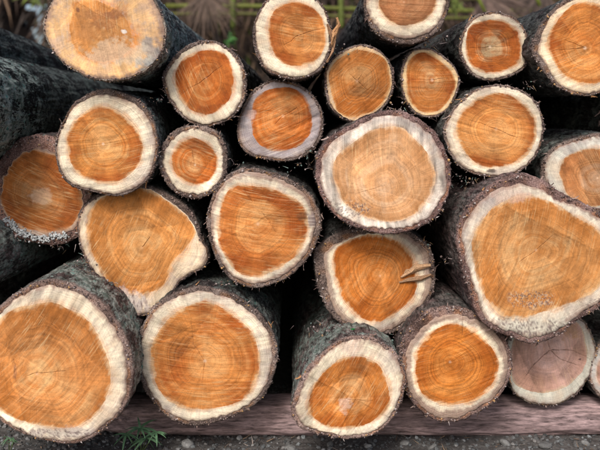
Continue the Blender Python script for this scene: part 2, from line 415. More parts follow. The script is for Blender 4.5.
    cr = cracks(X, Y) * .8; Z = relief(X, Y, cr) + rec
    rnd = sstep(.8, 1, TT) * .0025 * (1 + fbm(X*.2, Y*.2, 0, seed+70, 3)); Z = Z + rnd
    Z[ns] += .012; Z[ns+1] += .05
    C = np.ones(X.shape + (3,)) * sap
    inner = (1 - sstep(0, .30, TT + .30*fbm(X*.11, Y*.11, 6, seed+78, 4))) * sp.get('blend', .5)
    C += (np.array(hm)*1.15 - C) * inner[..., None]
    dsc = sawc(X, Y); bl = fbm(X*.05, Y*.05, 4, seed+71, 4); C *= (1 + sp.get('sst', .35)*fbm(dsc[..., 0]*9, dsc[..., 1]*60, 0, seed+76, 4) + .20*bl + .12*fbm(TT*9, 0*X, 0, seed+72, 2))[..., None]
    # grey-lavender weathering in patches and towards the bark
    gm = np.clip(sp.get('grey', .3) + .9*fbm(np.cos(AA)*1.4, np.sin(AA)*1.4, seed, seed+73, 3) + .5*(TT-.6) + .5*fbm(X*.12, Y*.12, 0, seed+74, 3), 0, 1)
    C += (np.array(LAV) - C) * (gm*.78)[..., None]
    wp = np.clip(1.6*fbm(X*.07, Y*.07, 8, seed+77, 4), 0, 1)*.5; C += (np.array([.62, .43, .28]) - C) * wp[..., None]
    tr = sp.get('tr', .72); eb = sstep(tr, min(1, tr + .32), TT + .22*fbm(X*.3, Y*.3, 0, seed+75, 3)); C += (np.array([.29, .185, .145]) - C) * (eb*.85)[..., None]
    C = facet_tint(X, Y, C); C = stains(X, Y, C)
    rad = np.stack([np.cos(AA), np.sin(AA), 0*AA+seed], -1)
    to_mesh('sapwood', place(X, Y, Z).reshape(-1, 3), grid_faces(nt_, na)[:, ::-1], M_SAP, root,
            {'col': C.reshape(-1, 3), 'ring': (1+TT*.6).ravel(), 'saw': sawc(X, Y).reshape(-1, 3), 'rad': rad.reshape(-1, 3), 'crack': cr.ravel(), 'ra': np.full(cr.size, sp.get('ra', 1.0)), 'sk': np.full(cr.size, sp.get('sk', .8))})
    # bark: sawn rim, then the long rough side, then the far end
    nb = int(max(130, na*.72)); th = np.linspace(0, 2*np.pi, nb, endpoint=False)
    ct, st = np.cos(th), np.sin(th); P2 = 2*np.pi
    def rs(R): return np.interp(th, np.linspace(0, P2, na+1), np.append(R, R[0]))
    Ro_, Rs_ = rs(Ro), rs(Rs)
    rim = [(0, .0), (.18, 0), (.45, 0), (.75, .0006), (1.0, .003)]
    L = sp.get('L', 3.3); ys = np.concatenate([[.008, .016], .016 + np.cumsum(np.geomspace(.009, .20, 54))]); ys = ys[ys < L]; ys = np.append(ys, L)
    rows = []; rimv = []; yy = []
    for f, d in rim:
        R = Rs_ + f*(Ro_-Rs_)
        n = fbm(ct*R*S*90, st*R*S*90, seed, seed+80, 3)
        R = R + f * 1.3 * fbm(ct*26, st*26, seed+f*3, seed+81, 3)
        dep = rec + .0025 + d + .004*n*min(1, f*4+.2); rows.append((R, dep)); rimv.append(np.full(nb, 1.0)); 
    bx, bz = sp.get('drift', (0, 0))                      # sideways drift in metres over the length
    body = []
    for y in ys:
        tp = 1 - .05*y/L + .02*math.sin(y*3 + seed)
        R = Ro_ * tp
        lump = fbm(ct*2.2, y*2.2, st*2.2+seed, seed+82, 3) * .035 * R
        fur = fbm(ct*R*S*42, y*14, st*R*S*42+seed, seed+83, 4); rdg = (1 - np.abs(fur)*2.2) * 2.0
        fin = fbm(ct*R*S*130, y*60, st*R*S*130, seed+84, 2) * 1.3
        k = min(1, (y-.0)/.05)
        body.append((R + lump*min(1, y/.25) + (rdg + fin) * (.45+.55*k) - .8, y)); 
    # dig knots / moss none; assemble
    XX = []; ZZ = []
    for R, dep in rows:
        XX.append(np.stack([c[0] + R*ct, c[1] + R*st], -1)); ZZ.append(np.broadcast_to(dep, (nb,)))
    for R, y in body:
        XX.append(np.stack([c[0] + R*ct + bx*y/L/S, c[1] + R*st - bz*y/L/S], -1)); ZZ.append(np.full(nb, y + rec) + (.003*fbm(ct*30, st*30, seed, seed+85, 2) if y < .03 else 0))
    XY = np.array(XX); ZZ = np.array(ZZ); nr = len(XY)
    V = place(XY[..., 0], XY[..., 1], ZZ).reshape(-1, 3)
    cx = V.reshape(nr, nb, 3)[-1].mean(0); V = np.vstack([V, cx])
    F = grid_faces(nr, nb); F3 = np.stack([np.full(nb, nr*nb), (nr-1)*nb + np.arange(nb), (nr-1)*nb + (np.arange(nb)+1) % nb], -1)
    rimA = np.concatenate([np.ones(len(rim)*nb), np.repeat([.8, .4], nb), np.zeros((nr-len(rim)-2)*nb + 1)])
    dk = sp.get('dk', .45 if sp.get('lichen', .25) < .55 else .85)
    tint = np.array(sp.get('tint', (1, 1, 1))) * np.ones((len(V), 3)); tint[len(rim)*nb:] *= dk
    TA = np.tile(th, nr); tv = 1 + .45*fbm(np.cos(TA)*3, np.sin(TA)*3, seed, seed+91, 4); tint[:nr*nb] *= tv[:, None]
    og = np.clip(2*fbm(np.cos(TA)*6, np.sin(TA)*6, seed, seed+92, 3), 0, 1) * (np.repeat(np.arange(nr), nb) < 3); tint[:nr*nb] += og[:, None]*np.array([.55, .15, -.2])
    lc = sp.get('lichen', .25) * (1 - .8*sstep(*sp.get('lichen_shade', (.5, 1.3)), V[:, 1]))  # lichen thins with depth, painting the shade inside the pile into the bark
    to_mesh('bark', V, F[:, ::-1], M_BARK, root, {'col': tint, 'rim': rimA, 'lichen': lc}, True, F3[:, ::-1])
    # torn fibres and crumbs that stand out round the rim
    mb = MB(); nfz = int(size * sp.get('fuzz', 3.2) * 2.6); off = Vector((0, 0, 0))
    for i in range(nfz):
        a = random.uniform(0, P2); g = fbm(math.cos(a)*4, math.sin(a)*4, seed, seed+90, 3)
        if g < random.uniform(-.5, .3): continue
        R = np.interp(a, th, Ro_) - random.uniform(-.3, 1.6); p = W(c[0] + R*math.cos(a), c[1] + R*math.sin(a), D); p.y += rec + random.uniform(-.001, .02)
        o = Vector((math.cos(a), 0, -math.sin(a))); tn = Vector((math.sin(a), 0, math.cos(a)))
        d = o*random.uniform(.3, 1) + tn*random.uniform(-1.1, 1.1) + Vector((0, random.uniform(-.6, .6), -.25))
        q = random.random()
        cc = (.10, .07, .065) if q < .45 else ((.24, .17, .15) if q < .8 else ((.42, .36, .34) if q < .93 else (.45, .27, .12)))
        if random.random() < .90:
            p = p - o * S * random.uniform(-.2, bk*.7); p.y -= .002
            mb.rock(p, S*random.uniform(.35, 1.35)*(1.25 if random.random() < .1 else 1), cc, (1, .8, random.uniform(.3, 1)))
        else:
            mb.sliver(p, d, S*random.uniform(1.2, 4.2), S*random.uniform(.3, .7), cc, random.uniform(-.35, .35))
    if mb.V:
        mb.V = [Vector(v) for v in mb.V]
        o = mb.build('bark_fibre', M_BITS, root); o['kind'] = 'stuff'
    for i in range(int(size*.05 + (6 if sp.get('fuzz', 0) >= 4.5 else 0))):
        a = random.uniform(0, P2); da = random.uniform(.06, .22)*60/size*random.choice([-1, 1]); n = 5; mb = MB(); lift = random.uniform(1, 6); ww = random.uniform(.7, 2.0); y0 = random.uniform(0, .02); base_ = random.uniform(-1.5, .6)
        rows_ = []
        for q in range(n):
            t = q/(n-1); aa = a + da*t; R = np.interp(aa % P2, th, Ro_) + base_ + lift*t*t
            for k2, (dr, dy) in enumerate(((0, 0), (ww*(1-.6*t), .002), (ww*(1-.6*t)*.8, .014*(1-.5*t)), (0, .012*(1-.5*t)))):
                pp = W(c[0] + (R+dr)*math.cos(aa) + random.uniform(-.3, .3), c[1] + (R+dr)*math.sin(aa) + random.uniform(-.3, .3), D); pp.y += rec + y0 + dy; rows_.append(pp)
        qf = [(r_*4+k2, r_*4+(k2+1) % 4, (r_+1)*4+(k2+1) % 4, (r_+1)*4+k2) for r_ in range(n-1) for k2 in range(4)] + [(3, 2, 1, 0), (n*4-4, n*4-3, n*4-2, n*4-1)]
        mb.add(rows_, qf, (), random.choice([(.12, .08, .07), (.22, .15, .13), (.34, .25, .22), (.36, .19, .09)])); mb.build('bark_flap', M_BITS, root)
    if sp.get('mould'):
        mb = MB()
        a0, a1, n = sp['mould'][:3]
        for i in range(n):
            a = math.radians(random.uniform(a0, a1)); R = np.interp(a % P2, th, Rs_) + random.gauss(0, 2.2) + sp['mould'][3]
            p = W(c[0] + R*math.cos(a), c[1] + R*math.sin(a), D); p.y += rec - random.uniform(0, .004)
            v = random.uniform(.32, .62); mb.rock(p, S*random.uniform(.7, 2.0), (v*.97, v, v*1.0), (1, .7, .8))
        o = mb.build('mould_crust', M_BITS, root, True); o['kind'] = 'stuff'
    return root
#LOGDATA
LOGS = [
 dict(n='A', D=2.30, pith=(104, 28), out=[(43.5,23),(45,37),(53,53),(70,68),(93,79),(115,81),(133,77),(150,67),(162,53),(166,37),(164,20),(158,5),(145,-12),(120,-24),(95,-26),(70,-16),(52,0)],
  heart=[(72,18),(72,40),(86,56),(105,61),(126,52),(131,35),(122,15),(98,2),(80,4)], bark=1.8, ra=.25, lichen_shade=(1.5,3), drift=(0,-.03), sap=(.76,.455,.21), mid=(.62,.31,.11), dark=(.46,.19,.05), light=(.72,.42,.19), blend=1.2, grey=-.05, edge=0, saw=80,
  stains=[(92,34,22,8,(.42,.17,.05),.55),(88,26,9,20,(.45,.20,.07),.6),(126,30,8,18,(.46,.20,.06),.5),(106,48,26,9,(.52,.25,.08),.5),(152,52,10,24,(.22,.22,.22),.8),(146,64,12,9,(.30,.31,.30),.8),(100,20,16,10,(.30,.12,.05),.55),(85,16,9,14,(.38,.17,.06),.5),(115,14,12,4,(.25,.10,.05),.6),(120,55,35,14,(.66,.55,.42),.45),(58,42,10,12,(.62,.45,.36),.4),(78,10,2,2,(.2,.08,.04),.9),(124,31,3,2,(.75,.68,.62),.9)],
  cracks=[([(121,0),(119,10)],.5)], lichen=1.0, tint=(1.3,1.45,1.4), L=2.6, label='large pale yellow log end with grey stain, top left corner, teal lichen bark'),
 dict(n='B', ra=1.2, sst=.5, D=2.36, pith=(103,144), out=[(55,152),(60,173),(73,187),(97,193),(120,196),(140,188),(153,173),(158,150),(156,130),(150,113),(136,98),(113,90),(93,91),(75,102),(63,120),(56,137)],
  heart=[(68,140),(72,163),(83,175),(103,182),(123,178),(138,163),(142,147),(137,133),(128,122),(113,110),(95,108),(80,117),(72,128)], bark=2.2, bark_at=[(-60,50,4)], drift=(0,.03), saw=-8, mid=(.58,.27,.08), light=(.66,.38,.16), pale=.45, grey=.1, lichen=.7,
  label='round orange log with broad cream ring, below the pale yellow log on the left'),
 dict(n='C', tr=.8, ra=.9, D=2.42, pith=(206,78), out=[(162,80),(170,103),(187,121),(207,127),(227,121),(242,105),(247,83),(243,65),(232,50),(213,40),(193,42),(177,53),(166,67)],
  heart=[(176,82),(182,100),(197,112),(213,112),(228,100),(233,83),(230,63),(222,53),(203,51),(187,57),(178,68)], bark=3.2, saw=65, grey=.0, pale=.35, cracks=[([(206,78),(222,66)],.7),([(206,78),(184,92)],.35,.6)],
  label='even round log with uniform cream ring, directly right of the lichened log body'),
 dict(n='D', D=2.40, pith=(195,165), out=[(158,160),(162,176),(171,190),(184,197),(200,199),(215,191),(224,178),(228,160),(225,143),(215,130),(197,125),(178,128),(165,140)],
  heart=[(172,160),(177,175),(190,183),(203,183),(213,175),(217,160),(210,147),(196,139),(182,142),(175,150)], bark=4, bark_at=[(200,50,2)], saw=20, light=(.66,.42,.2), pale=.5, grey=.0, cracks=[([(195,165),(191,143)],.5,.5)],
  label='smallest fully visible log, cream ringed, wedged below the even round log'),
 dict(n='E', ra=1.1, D=2.47, pith=(283,116), out=[(237,125),(238,140),(246,153),(265,160),(285,161),(305,156),(319,143),(324,122),(318,102),(305,88),(290,81),(272,80),(255,88),(243,105)],
  heart=[(252,125),(258,142),(270,149),(288,149),(303,142),(311,128),(309,105),(300,93),(285,88),(265,92),(254,103)], bark=2.5, sap=(.44,.39,.40), grey=.8, saw=-25, pale=.4, deep=.12, blend=.1,
  cracks=[([(283,116),(297,108)],.4,.7),([(283,116),(275,124)],.4,.6)], stains=[(250,114,7,4,(.62,.42,.36),.8)], label='orange log with a grey lavender ring instead of cream'),
 dict(n='F', tr=.85, D=2.40, pith=(299,35), out=[(253,33),(255,50),(264,68),(280,77),(300,79),(317,73),(327,60),(332,43),(330,22),(323,5),(308,-7),(288,-10),(270,-4),(258,12)],
  heart=[(269,37),(270,20),(280,7),(297,3),(313,9),(322,20),(325,37),(321,53),(307,64),(285,63),(273,50)], bark=2.4, saw=10, mid=(.56,.24,.07), pale=.25, grey=-.25, cracks=[([(326,29),(312,31),(299,35),(284,46)],.6)],
  label='orange log with a thin crack across and a torn splinter at its right, top centre'),
 dict(n='G', ra=1.4, sk=.6, D=2.46, pith=(357,81), out=[(324,75),(326,95),(333,111),(345,120),(358,122),(372,117),(387,104),(394,85),(392,67),(383,53),(367,45),(350,47),(335,56),(327,65)],
  heart=[(330,72),(332,92),(338,110),(350,116),(362,114),(376,108),(386,95),(389,80),(386,63),(374,54),(357,51),(341,58)], bark=1.8, saw=-40, sap=(.74,.50,.27), mid=(.50,.20,.05), light=(.55,.32,.14), dark=(.40,.13,.02), pale=.6, grey=-.3, edge=.8,
  cracks=[([(357,81),(350,74)],.7),([(357,81),(367,90)],.6),([(357,81),(362,74)],.4)], label='orange log with very thin tan ring and small x crack, above the big pale log'),
 dict(n='H', ra=1.4, sk=.4, D=2.50, pith=(432,80), out=[(401,75),(402,90),(407,104),(417,114),(430,118),(443,114),(453,103),(460,83),(457,70),(449,60),(436,51),(424,48),(411,51),(404,62)],
  heart=[(407,77),(409,95),(416,107),(429,112),(441,108),(451,95),(455,82),(450,71),(438,60),(426,53),(414,56),(408,65)], bark=1.6, saw=0, sap=(.78,.55,.30), mid=(.50,.21,.06), light=(.58,.36,.18), pale=.7, grey=-.3, edge=.5,
  cracks=[([(432,80),(407,80)],.55),([(432,80),(448,78)],.4)], label='small lopsided orange log with thin tan ring, left shoulder below the mid-top pair'),
 dict(n='I', tr=.6, D=2.42, pith=(404,2), out=[(364,8),(368,22),(380,36),(396,43),(412,44),(430,37),(442,25),(449,8),(448,-8),(438,-25),(420,-35),(400,-37),(380,-28),(367,-10)],
  heart=[(379,0),(382,12),(392,22),(406,25),(422,21),(432,12),(436,0),(430,-15),(410,-22),(390,-16)], bark=3.0, bark_at=[(90,60,3)], saw=5, mid=(.40,.20,.10), dark=(.28,.12,.05), light=(.46,.26,.14), pale=.2, grey=-.3, edge=1.4,
  label='brown log end cut off by the top edge, dark line around its core'),
 dict(n='J', ra=1.5, sk=.4, D=2.49, pith=(490,47), out=[(459,48),(465,27),(477,15),(495,11),(513,16),(525,29),(530,48),(526,66),(513,76),(492,81),(474,76),(463,63)],
  heart=[(467,50),(470,28),(486,21),(504,22),(516,31),(520,46),(519,60),(510,68),(490,72),(473,66)], bark=2.2, saw=5, light=(.66,.48,.28), pale=.8, grey=-.15, cracks=[([(490,47),(470,48)],.5),([(490,47),(512,46)],.4)],
  stains=[(508,35,8,3,(.3,.1,.02),.6)], label='squarish orange log with pale core, between the brown log and the top right log'),
 dict(n='K', ra=1.2, D=2.38, pith=(585,48), out=[(532,48),(538,62),(548,77),(563,90),(585,96),(605,92),(622,78),(632,58),(634,35),(626,12),(608,-4),(588,-8),(568,-2),(552,10),(540,27)],
  heart=[(548,39),(550,52),(556,63),(566,76),(580,82),(600,81),(614,70),(620,55),(621,30),(608,10),(590,3),(571,8),(556,23)], bark=3.0, bark_at=[(180,50,3)], saw=-25, pale=.35, mid=(.56,.24,.065), grey=-.2, sap=(.78,.62,.42), lichen=.25,
  cracks=[([(585,48),(556,50)],.5),([(585,48),(565,40)],.3)], facets=[(556,14,600,70,-.0008,.16)], label='large orange log at the top right corner with dark bark under it'),
 dict(n='L', ra=1.1, tr=.8, D=2.40, pith=(496,129), out=[(444,129),(446,145),(452,157),(463,169),(480,176),(501,178),(522,171),(538,154),(545,132),(543,115),(536,101),(519,89),(495,84),(471,92),(453,109)],
  heart=[(457,129),(465,111),(480,99),(501,94),(519,102),(532,117),(535,135),(525,156),(504,165),(483,165),(465,150)], bark=2.2, saw=12, pale=.35, grey=.25, mid=(.56,.27,.09), cracks=[([(496,129),(470,120)],.8),([(496,129),(516,138)],.8)],
  facets=[(500,94,470,130,-.0006,.2)], stains=[(491,171,6,2,(.08,.06,.05),.9)], label='round orange log with slanting centre crack, above the big knobbly right log'),
 dict(n='M', ra=.8, sst=1.1, dk=.8, crust=[(345,210,28,10)], D=2.32, pith=(385,189), out=[(316,165),(318,186),(328,208),(345,223),(367,231),(390,234),(415,230),(434,220),(446,203),(452,182),(449,158),(438,135),(422,120),(402,111),(382,111),(355,122),(330,137),(319,152)],
  heart=[(334,174),(339,156),(357,141),(381,129),(402,130),(418,144),(429,159),(434,177),(426,200),(412,215),(390,221),(366,216),(345,202)], bark=5.0, saw=82, sap=(.76,.66,.56), mid=(.56,.35,.20), dark=(.44,.22,.09), light=(.62,.44,.30), pale=.5, grey=.25, tint=(1.2,1.0,1.05),
  facets=[(350,160,370,195,-.0012,.2),(370,190,436,205,.0012,-.12),(390,150,432,178,-.0008,.16)], cracks=[([(385,186),(356,194)],.3,.4)], label='biggest pale brown log, heavy purple bark rim, centre of the pile'),
 dict(n='N', hs=1.04, tr=.42, sst=.6, D=2.40, pith=(258,224), out=[(207,215),(209,237),(215,258),(225,275),(243,286),(262,288),(282,281),(300,268),(314,250),(321,228),(318,208),(307,190),(290,179),(268,171),(245,168),(228,175),(214,192)],
  heart=[(220,223),(225,199),(238,187),(260,188),(287,196),(301,207),(306,226),(299,249),(278,267),(258,274),(238,270),(226,255),(220,240)], bark=3.6, bark_at=[(0,30,3)], saw=10, mid=(.56,.24,.07), pale=.45, grey=.25,
  cracks=[([(244,190),(253,203)],.6,.5),([(262,212),(276,232)],.4,.7),([(300,238),(314,236)],.8)], stains=[(303,217,6,6,(.12,.05,.02),.7),(313,219,7,8,(.22,.17,.17),.8)], label='broad orange log with grey patch at right, left of the biggest pale log'),
 dict(n='O', ra=1.6, sk=.4, tr=.4, dk=.8, D=2.45, pith=(380,276), out=[(314,255),(317,280),(327,308),(345,328),(371,338),(397,331),(420,315),(433,292),(435,268),(429,247),(412,233),(390,227),(360,228),(335,235),(320,244)],
  heart=[(335,255),(338,282),(347,303),(365,318),(383,319),(404,306),(416,288),(414,270),(409,253),(392,240),(368,236),(347,243)], bark=4.6, bark_at=[(200,50,5)], saw=-60, mid=(.58,.22,.045), dark=(.42,.12,.015), pale=.25, deep=.15, grey=.1, fuzz=4.5,
  facets=[(372,236,385,300,-.0008,.15),(398,316,380,280,-.0008,-.18)], label='deep orange log with torn splinters on its right side, under the biggest pale log'),
 dict(n='P', sst=.6, crust=[(132,303,24,10)], D=2.43, pith=(142,248), out=[(77,223),(80,243),(87,263),(97,280),(109,300),(121,311),(138,316),(156,313),(169,301),(178,285),(192,274),(205,266),(208,252),(201,236),(197,222),(186,206),(168,195),(148,187),(125,187),(103,194),(85,205)],
  heart=[(90,243),(89,222),(101,200),(128,189),(160,194),(182,207),(194,230),(186,246),(172,262),(163,284),(145,292),(118,288),(100,266)], bark=1.8, bark_at=[(-45,25,4)], saw=-62, sap=(.76,.60,.42), mid=(.58,.29,.10), dark=(.46,.18,.04), light=(.66,.42,.20), pale=.35, grey=.0, blend=.75, edge=0,
  facets=[(135,190,175,262,-.0015,.2),(100,200,120,285,-.001,.14)], cracks=[([(142,248),(150,238)],.4,.7)], stains=[(132,302,24,13,(.58,.50,.48),.7)], label='irregular wedge-shaped yellowish log, no clear ring, between the left logs'),
 dict(n='Q', tr=.3, dk=.9, D=2.46, pith=(30,196), out=[(-10,190),(-7,212),(4,231),(22,241),(47,246),(69,241),(84,227),(90,205),(87,183),(77,162),(62,146),(42,136),(20,139),(4,152),(-6,170)],
  heart=[(-2,190),(2,210),(16,224),(30,230),(50,231),(67,226),(76,213),(79,195),(70,175),(56,160),(38,153),(20,155),(8,167)], bark=8.0, bark_at=[(-100,60,4)], saw=22, mid=(.50,.21,.06), dark=(.34,.10,.02), light=(.60,.36,.18), sap=(.46,.28,.17), pale=.5, grey=.1, deep=.1, recess=.02, tint=(1.25,1.0,.98), fuzz=7,
  mould=(48,140,300,1.5), stains=[(38,196,16,10,(.62,.44,.32),.5)], facets=[(0,160,60,215,-.001,.2)], label='shaggy dark-barked log with white mould crust under it, at the left edge'),
 dict(n='R', sst=.5, crust=[(50,434,50,6)], D=2.22, pith=(37,374), out=[(-30,365),(-24,390),(-9,413),(15,431),(45,441),(72,444),(95,437),(115,421),(128,400),(133,375),(128,348),(114,320),(96,299),(72,285),(50,280),(28,285),(5,301),(-15,322),(-26,343)],
  heart=[(-14,365),(-8,390),(0,409),(27,421),(53,426),(75,425),(93,413),(105,395),(108,370),(101,347),(87,323),(67,310),(47,304),(20,310),(0,322),(-10,343)], bark=5.0, bark_at=[(90,50,-3)], saw=-48, mid=(.56,.27,.10), dark=(.44,.17,.04), light=(.66,.42,.2), pale=.5, grey=.05, lichen=1, tint=(1.4,1.3,1.28),
  facets=[(36,308,104,372,.0016,-.22),(78,345,100,318,-.001,.16),(10,395,60,400,.0012,.12)], cracks=[([(28,376),(36,373),(66,371)],.45,.8),([(35,309),(60,332)],.5,.6),([(14,360),(16,383)],.6,.5)], stains=[(55,432,45,6,(.42,.36,.34),.55),(15,372,2,8,(.3,.14,.08),.5)], label='largest log in the bottom left corner with mossy grey bark above'),
 dict(n='S', ra=1.3, sk=.7, tr=.75, D=2.365, pith=(205,361), out=[(136,345),(136,365),(143,389),(156,407),(170,419),(193,426),(223,421),(250,409),(268,391),(276,368),(277,346),(268,324),(250,305),(228,292),(205,287),(182,290),(160,301),(145,320)],
  heart=[(152,357),(157,337),(173,317),(197,304),(217,307),(237,320),(252,337),(258,357),(256,377),(247,393),(232,403),(212,407),(188,407),(167,397),(155,378)], bark=4.0, bark_at=[(-60,40,2)], saw=4, mid=(.56,.25,.075), pale=.45, grey=.15, lichen=.5,
  facets=[(250,375,200,330,-.0006,.1)], cracks=[([(187,300),(192,322),(193,345),(205,361),(203,380)],.55,.55)], label='big round orange log on the bottom row, right of the corner log'),
 dict(n='T', tr=.75, D=2.295, pith=(347,399), out=[(292,402),(292,417),(304,430),(329,437),(353,440),(378,433),(393,419),(402,402),(406,381),(402,362),(390,347),(372,337),(353,336),(334,343),(316,359),(301,378)],
  heart=[(309,402),(311,414),(329,426),(350,427),(371,421),(386,408),(388,390),(383,375),(371,361),(347,358),(332,366),(317,382)], bark=3.4, bark_at=[(200,60,2)], saw=-55, mid=(.54,.23,.06), dark=(.38,.11,.015), light=(.62,.40,.20), pale=.4, grey=-.05, lichen=.9, tint=(1.5,1.4,1.4),
  facets=[(340,404,372,362,.0025,-.18),(347,399,310,400,-.001,.1),(345,420,372,362,-.002,.05),(318,380,349,396,-.0012,.25)], cracks=[([(347,399),(372,401)],.3,.7)], stains=[(352,348,12,8,(.70,.50,.40),.6),(345,405,6,9,(.66,.50,.42),.5)], label='bottom-row log tilted up with long mossy grey side, in front of the timber'),
 dict(n='U', ra=1.9, sk=.35, tr=.28, dk=1.0, D=2.355, pith=(450,362), out=[(400,365),(404,385),(412,403),(428,417),(447,423),(468,419),(490,406),(506,388),(513,365),(509,344),(496,326),(478,313),(455,306),(432,309),(412,324),(401,345)],
  heart=[(416,363),(420,387),(433,400),(453,404),(477,398),(493,380),(497,363),(487,343),(470,330),(453,325),(433,332),(420,347)], bark=4.0, bark_at=[(-120,60,6)], saw=-18, mid=(.60,.24,.05), dark=(.42,.12,.015), light=(.66,.32,.10), pale=.15, deep=.25, grey=.1, fuzz=5, tint=(1.2,1.05,1.05),
  facets=[(450,362,478,345,-.0008,.1)], cracks=[([(463,310),(462,335)],.9,.9)], label='bright orange log with shaggy bark and a nail-like crack at top, bottom row'),
 dict(n='V', ra=.7, sk=.5, D=2.50, pith=(550,350), out=[(507,375),(514,394),(534,404),(555,406),(575,396),(590,376),(597,352),(592,332),(578,317),(555,308),(530,310),(512,328),(505,350)],
  heart=[(513,377),(523,387),(543,392),(563,387),(582,370),(586,350),(580,327),(562,315),(540,313),(522,324),(512,350)], bark=1.4, saw=80, sap=(.60,.57,.48), mid=PINK, dark=(.54,.34,.28), light=(.68,.50,.48), pale=.5, grey=.15, edge=.3, blend=.0, tint=(.9,1,.95),
  cracks=[([(550,350),(535,364),(518,386)],1.3,.85),([(550,350),(560,359),(580,366)],1.1,.8),([(550,350),(572,350),(594,361)],1.3,.85),([(550,350),(546,338)],.5)], stains=[(566,328,14,12,(.46,.24,.10),.5),(580,359,2,1.6,(.08,.04,.04),.9)], label='pinkish log with star cracks, tucked under the big knobbly right log'),
 dict(n='W', hs=1.05, ra=.9, sk=.7, dk=1.15, tr=.6, crust=[(530,328,58,12),(530,300,30,9),(600,305,20,8)], D=2.31, pith=(536,250), out=[(457,240),(461,265),(469,290),(479,318),(499,333),(530,343),(557,337),(576,322),(598,309),(618,291),(628,265),(625,240),(610,219),(585,203),(562,193),(545,180),(528,175),(508,177),(488,187),(471,204),(460,222)],
  heart=[(475,240),(477,264),(484,288),(498,308),(517,316),(543,309),(567,301),(588,292),(604,275),(610,255),(602,236),(580,222),(552,206),(525,198),(504,204),(486,219)], bark=5.2, bark_at=[(-90,40,4)], saw=-72, sap=(.72,.63,.50), mid=(.56,.29,.11), dark=(.44,.18,.045), light=(.64,.42,.21), pale=.45, grey=.25, tint=(1.2,1.02,1.05), fuzz=5,
  cracks=[([(552,236),(536,250),(520,262)],.55)], stains=[(530,326,48,10,(.52,.50,.42),.7),(513,196,22,7,(.58,.40,.34),.5)], facets=[(500,215,560,205,.0008,.12),(560,240,600,285,-.001,.12)], label='big knobbly log with crusty lower rim, at the right edge'),
 dict(n='X', D=2.49, pith=(597,178), out=[(541,172),(545,157),(558,146),(578,138),(598,134),(618,137),(634,150),(641,172),(635,194),(617,209),(594,212),(568,204),(548,190)],
  heart=[(561,176),(564,160),(578,152),(598,149),(615,154),(626,170),(622,190),(607,202),(588,206),(570,197)], bark=2.6, saw=60, mid=(.50,.27,.13), dark=(.42,.17,.06), light=(.54,.36,.24), sap=(.72,.70,.60), pale=.5, grey=.05, lichen=.6, label='log peeking from behind the big knobbly log, cream ring, right edge'),
 dict(n='Y', D=2.50, pith=(626,370), out=[(589,377),(592,357),(602,342),(620,333),(642,336),(658,352),(662,372),(655,392),(638,404),(615,404),(598,395)],
  heart=[(597,376),(601,360),(611,349),(630,344),(648,356),(653,375),(643,392),(622,396),(606,390)], bark=1.8, mid=PINK, dark=(.46,.24,.17), light=(.6,.42,.4), sap=(.58,.55,.5), grey=.3, label='sliver of a pinkish log cut off by the right edge, bottom row'),
 dict(n='Za', D=2.20, pith=(-74,110), out=[(-140, 108), (-132, 141), (-110, 164), (-80, 174), (-47, 166), (-20, 144), (-10, 111), (-18, 76), (-42, 52), (-74, 42), (-107, 51), (-132, 76)],
  heart=[(-122, 108), (-107, 146), (-74, 158), (-40, 141), (-27, 108), (-40, 74), (-74, 58), (-107, 72)], bark=5, lichen=2.2, lichen_shade=(.25,.60), tint=(.24,.30,.30), L=3.3, drift=(.0,-.02), label='dark log side with streaky teal lichen, left edge, face out of frame'),  # dark tint and short lichen range paint in shade from the log above
 dict(n='Zb', D=2.6, pith=(-85,42), out=[(-130, 42), (-120, 71), (-85, 84), (-52, 72), (-40, 42), (-52, 9), (-85, -4), (-118, 11)],
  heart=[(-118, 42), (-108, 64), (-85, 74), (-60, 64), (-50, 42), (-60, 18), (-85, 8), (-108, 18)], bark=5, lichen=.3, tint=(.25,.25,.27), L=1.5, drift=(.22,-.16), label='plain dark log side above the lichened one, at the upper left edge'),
 dict(n='Zc', D=2.30, pith=(-47,262), out=[(-86,262),(-78,288),(-48,302),(-20,290),(-8,262),(-18,236),(-46,223),(-76,236)],
  heart=[(-76,262),(-70,282),(-48,291),(-28,282),(-19,262),(-27,243),(-46,234),(-68,243)], bark=4, lichen=.9, tint=(1.2,1.2,1.2), drift=(.25,0), label='grey-green log side below the mouldy log, at the left edge'),
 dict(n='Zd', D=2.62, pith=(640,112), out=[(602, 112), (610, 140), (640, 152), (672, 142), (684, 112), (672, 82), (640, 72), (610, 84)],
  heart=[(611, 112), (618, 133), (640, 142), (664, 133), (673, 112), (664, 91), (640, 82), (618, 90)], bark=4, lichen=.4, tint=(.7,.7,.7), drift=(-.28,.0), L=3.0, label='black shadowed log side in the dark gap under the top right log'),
 dict(n='e0', D=2.45, pith=(-112,338), out=[(-62, 338), (-69, 368), (-97, 383), (-127, 383), (-155, 368), (-162, 338), (-150, 308), (-128, 293), (-96, 293), (-74, 308)], heart=[(-76, 338), (-81, 360), (-101, 370), (-123, 370), (-143, 360), (-148, 338), (-139, 316), (-124, 306), (-100, 306), (-85, 316)], bark=4, lichen=.6, group='unseen logs added beyond the frame', label='unseen log added outside the frame, extending the pile to darken its gaps'),  # unseen logs from here on, added either side to block light from the gaps
 dict(n='e1', D=2.4, pith=(-150,205), out=[(-95, 205), (-107, 234), (-135, 252), (-166, 255), (-194, 237), (-199, 205), (-191, 176), (-167, 158), (-134, 155), (-110, 173)], heart=[(-110, 205), (-119, 226), (-139, 239), (-162, 241), (-182, 228), (-185, 205), (-180, 184), (-162, 171), (-138, 169), (-121, 182)], bark=4, lichen=.6, group='unseen logs added beyond the frame', label='unseen log added outside the frame, extending the pile to darken its gaps'),
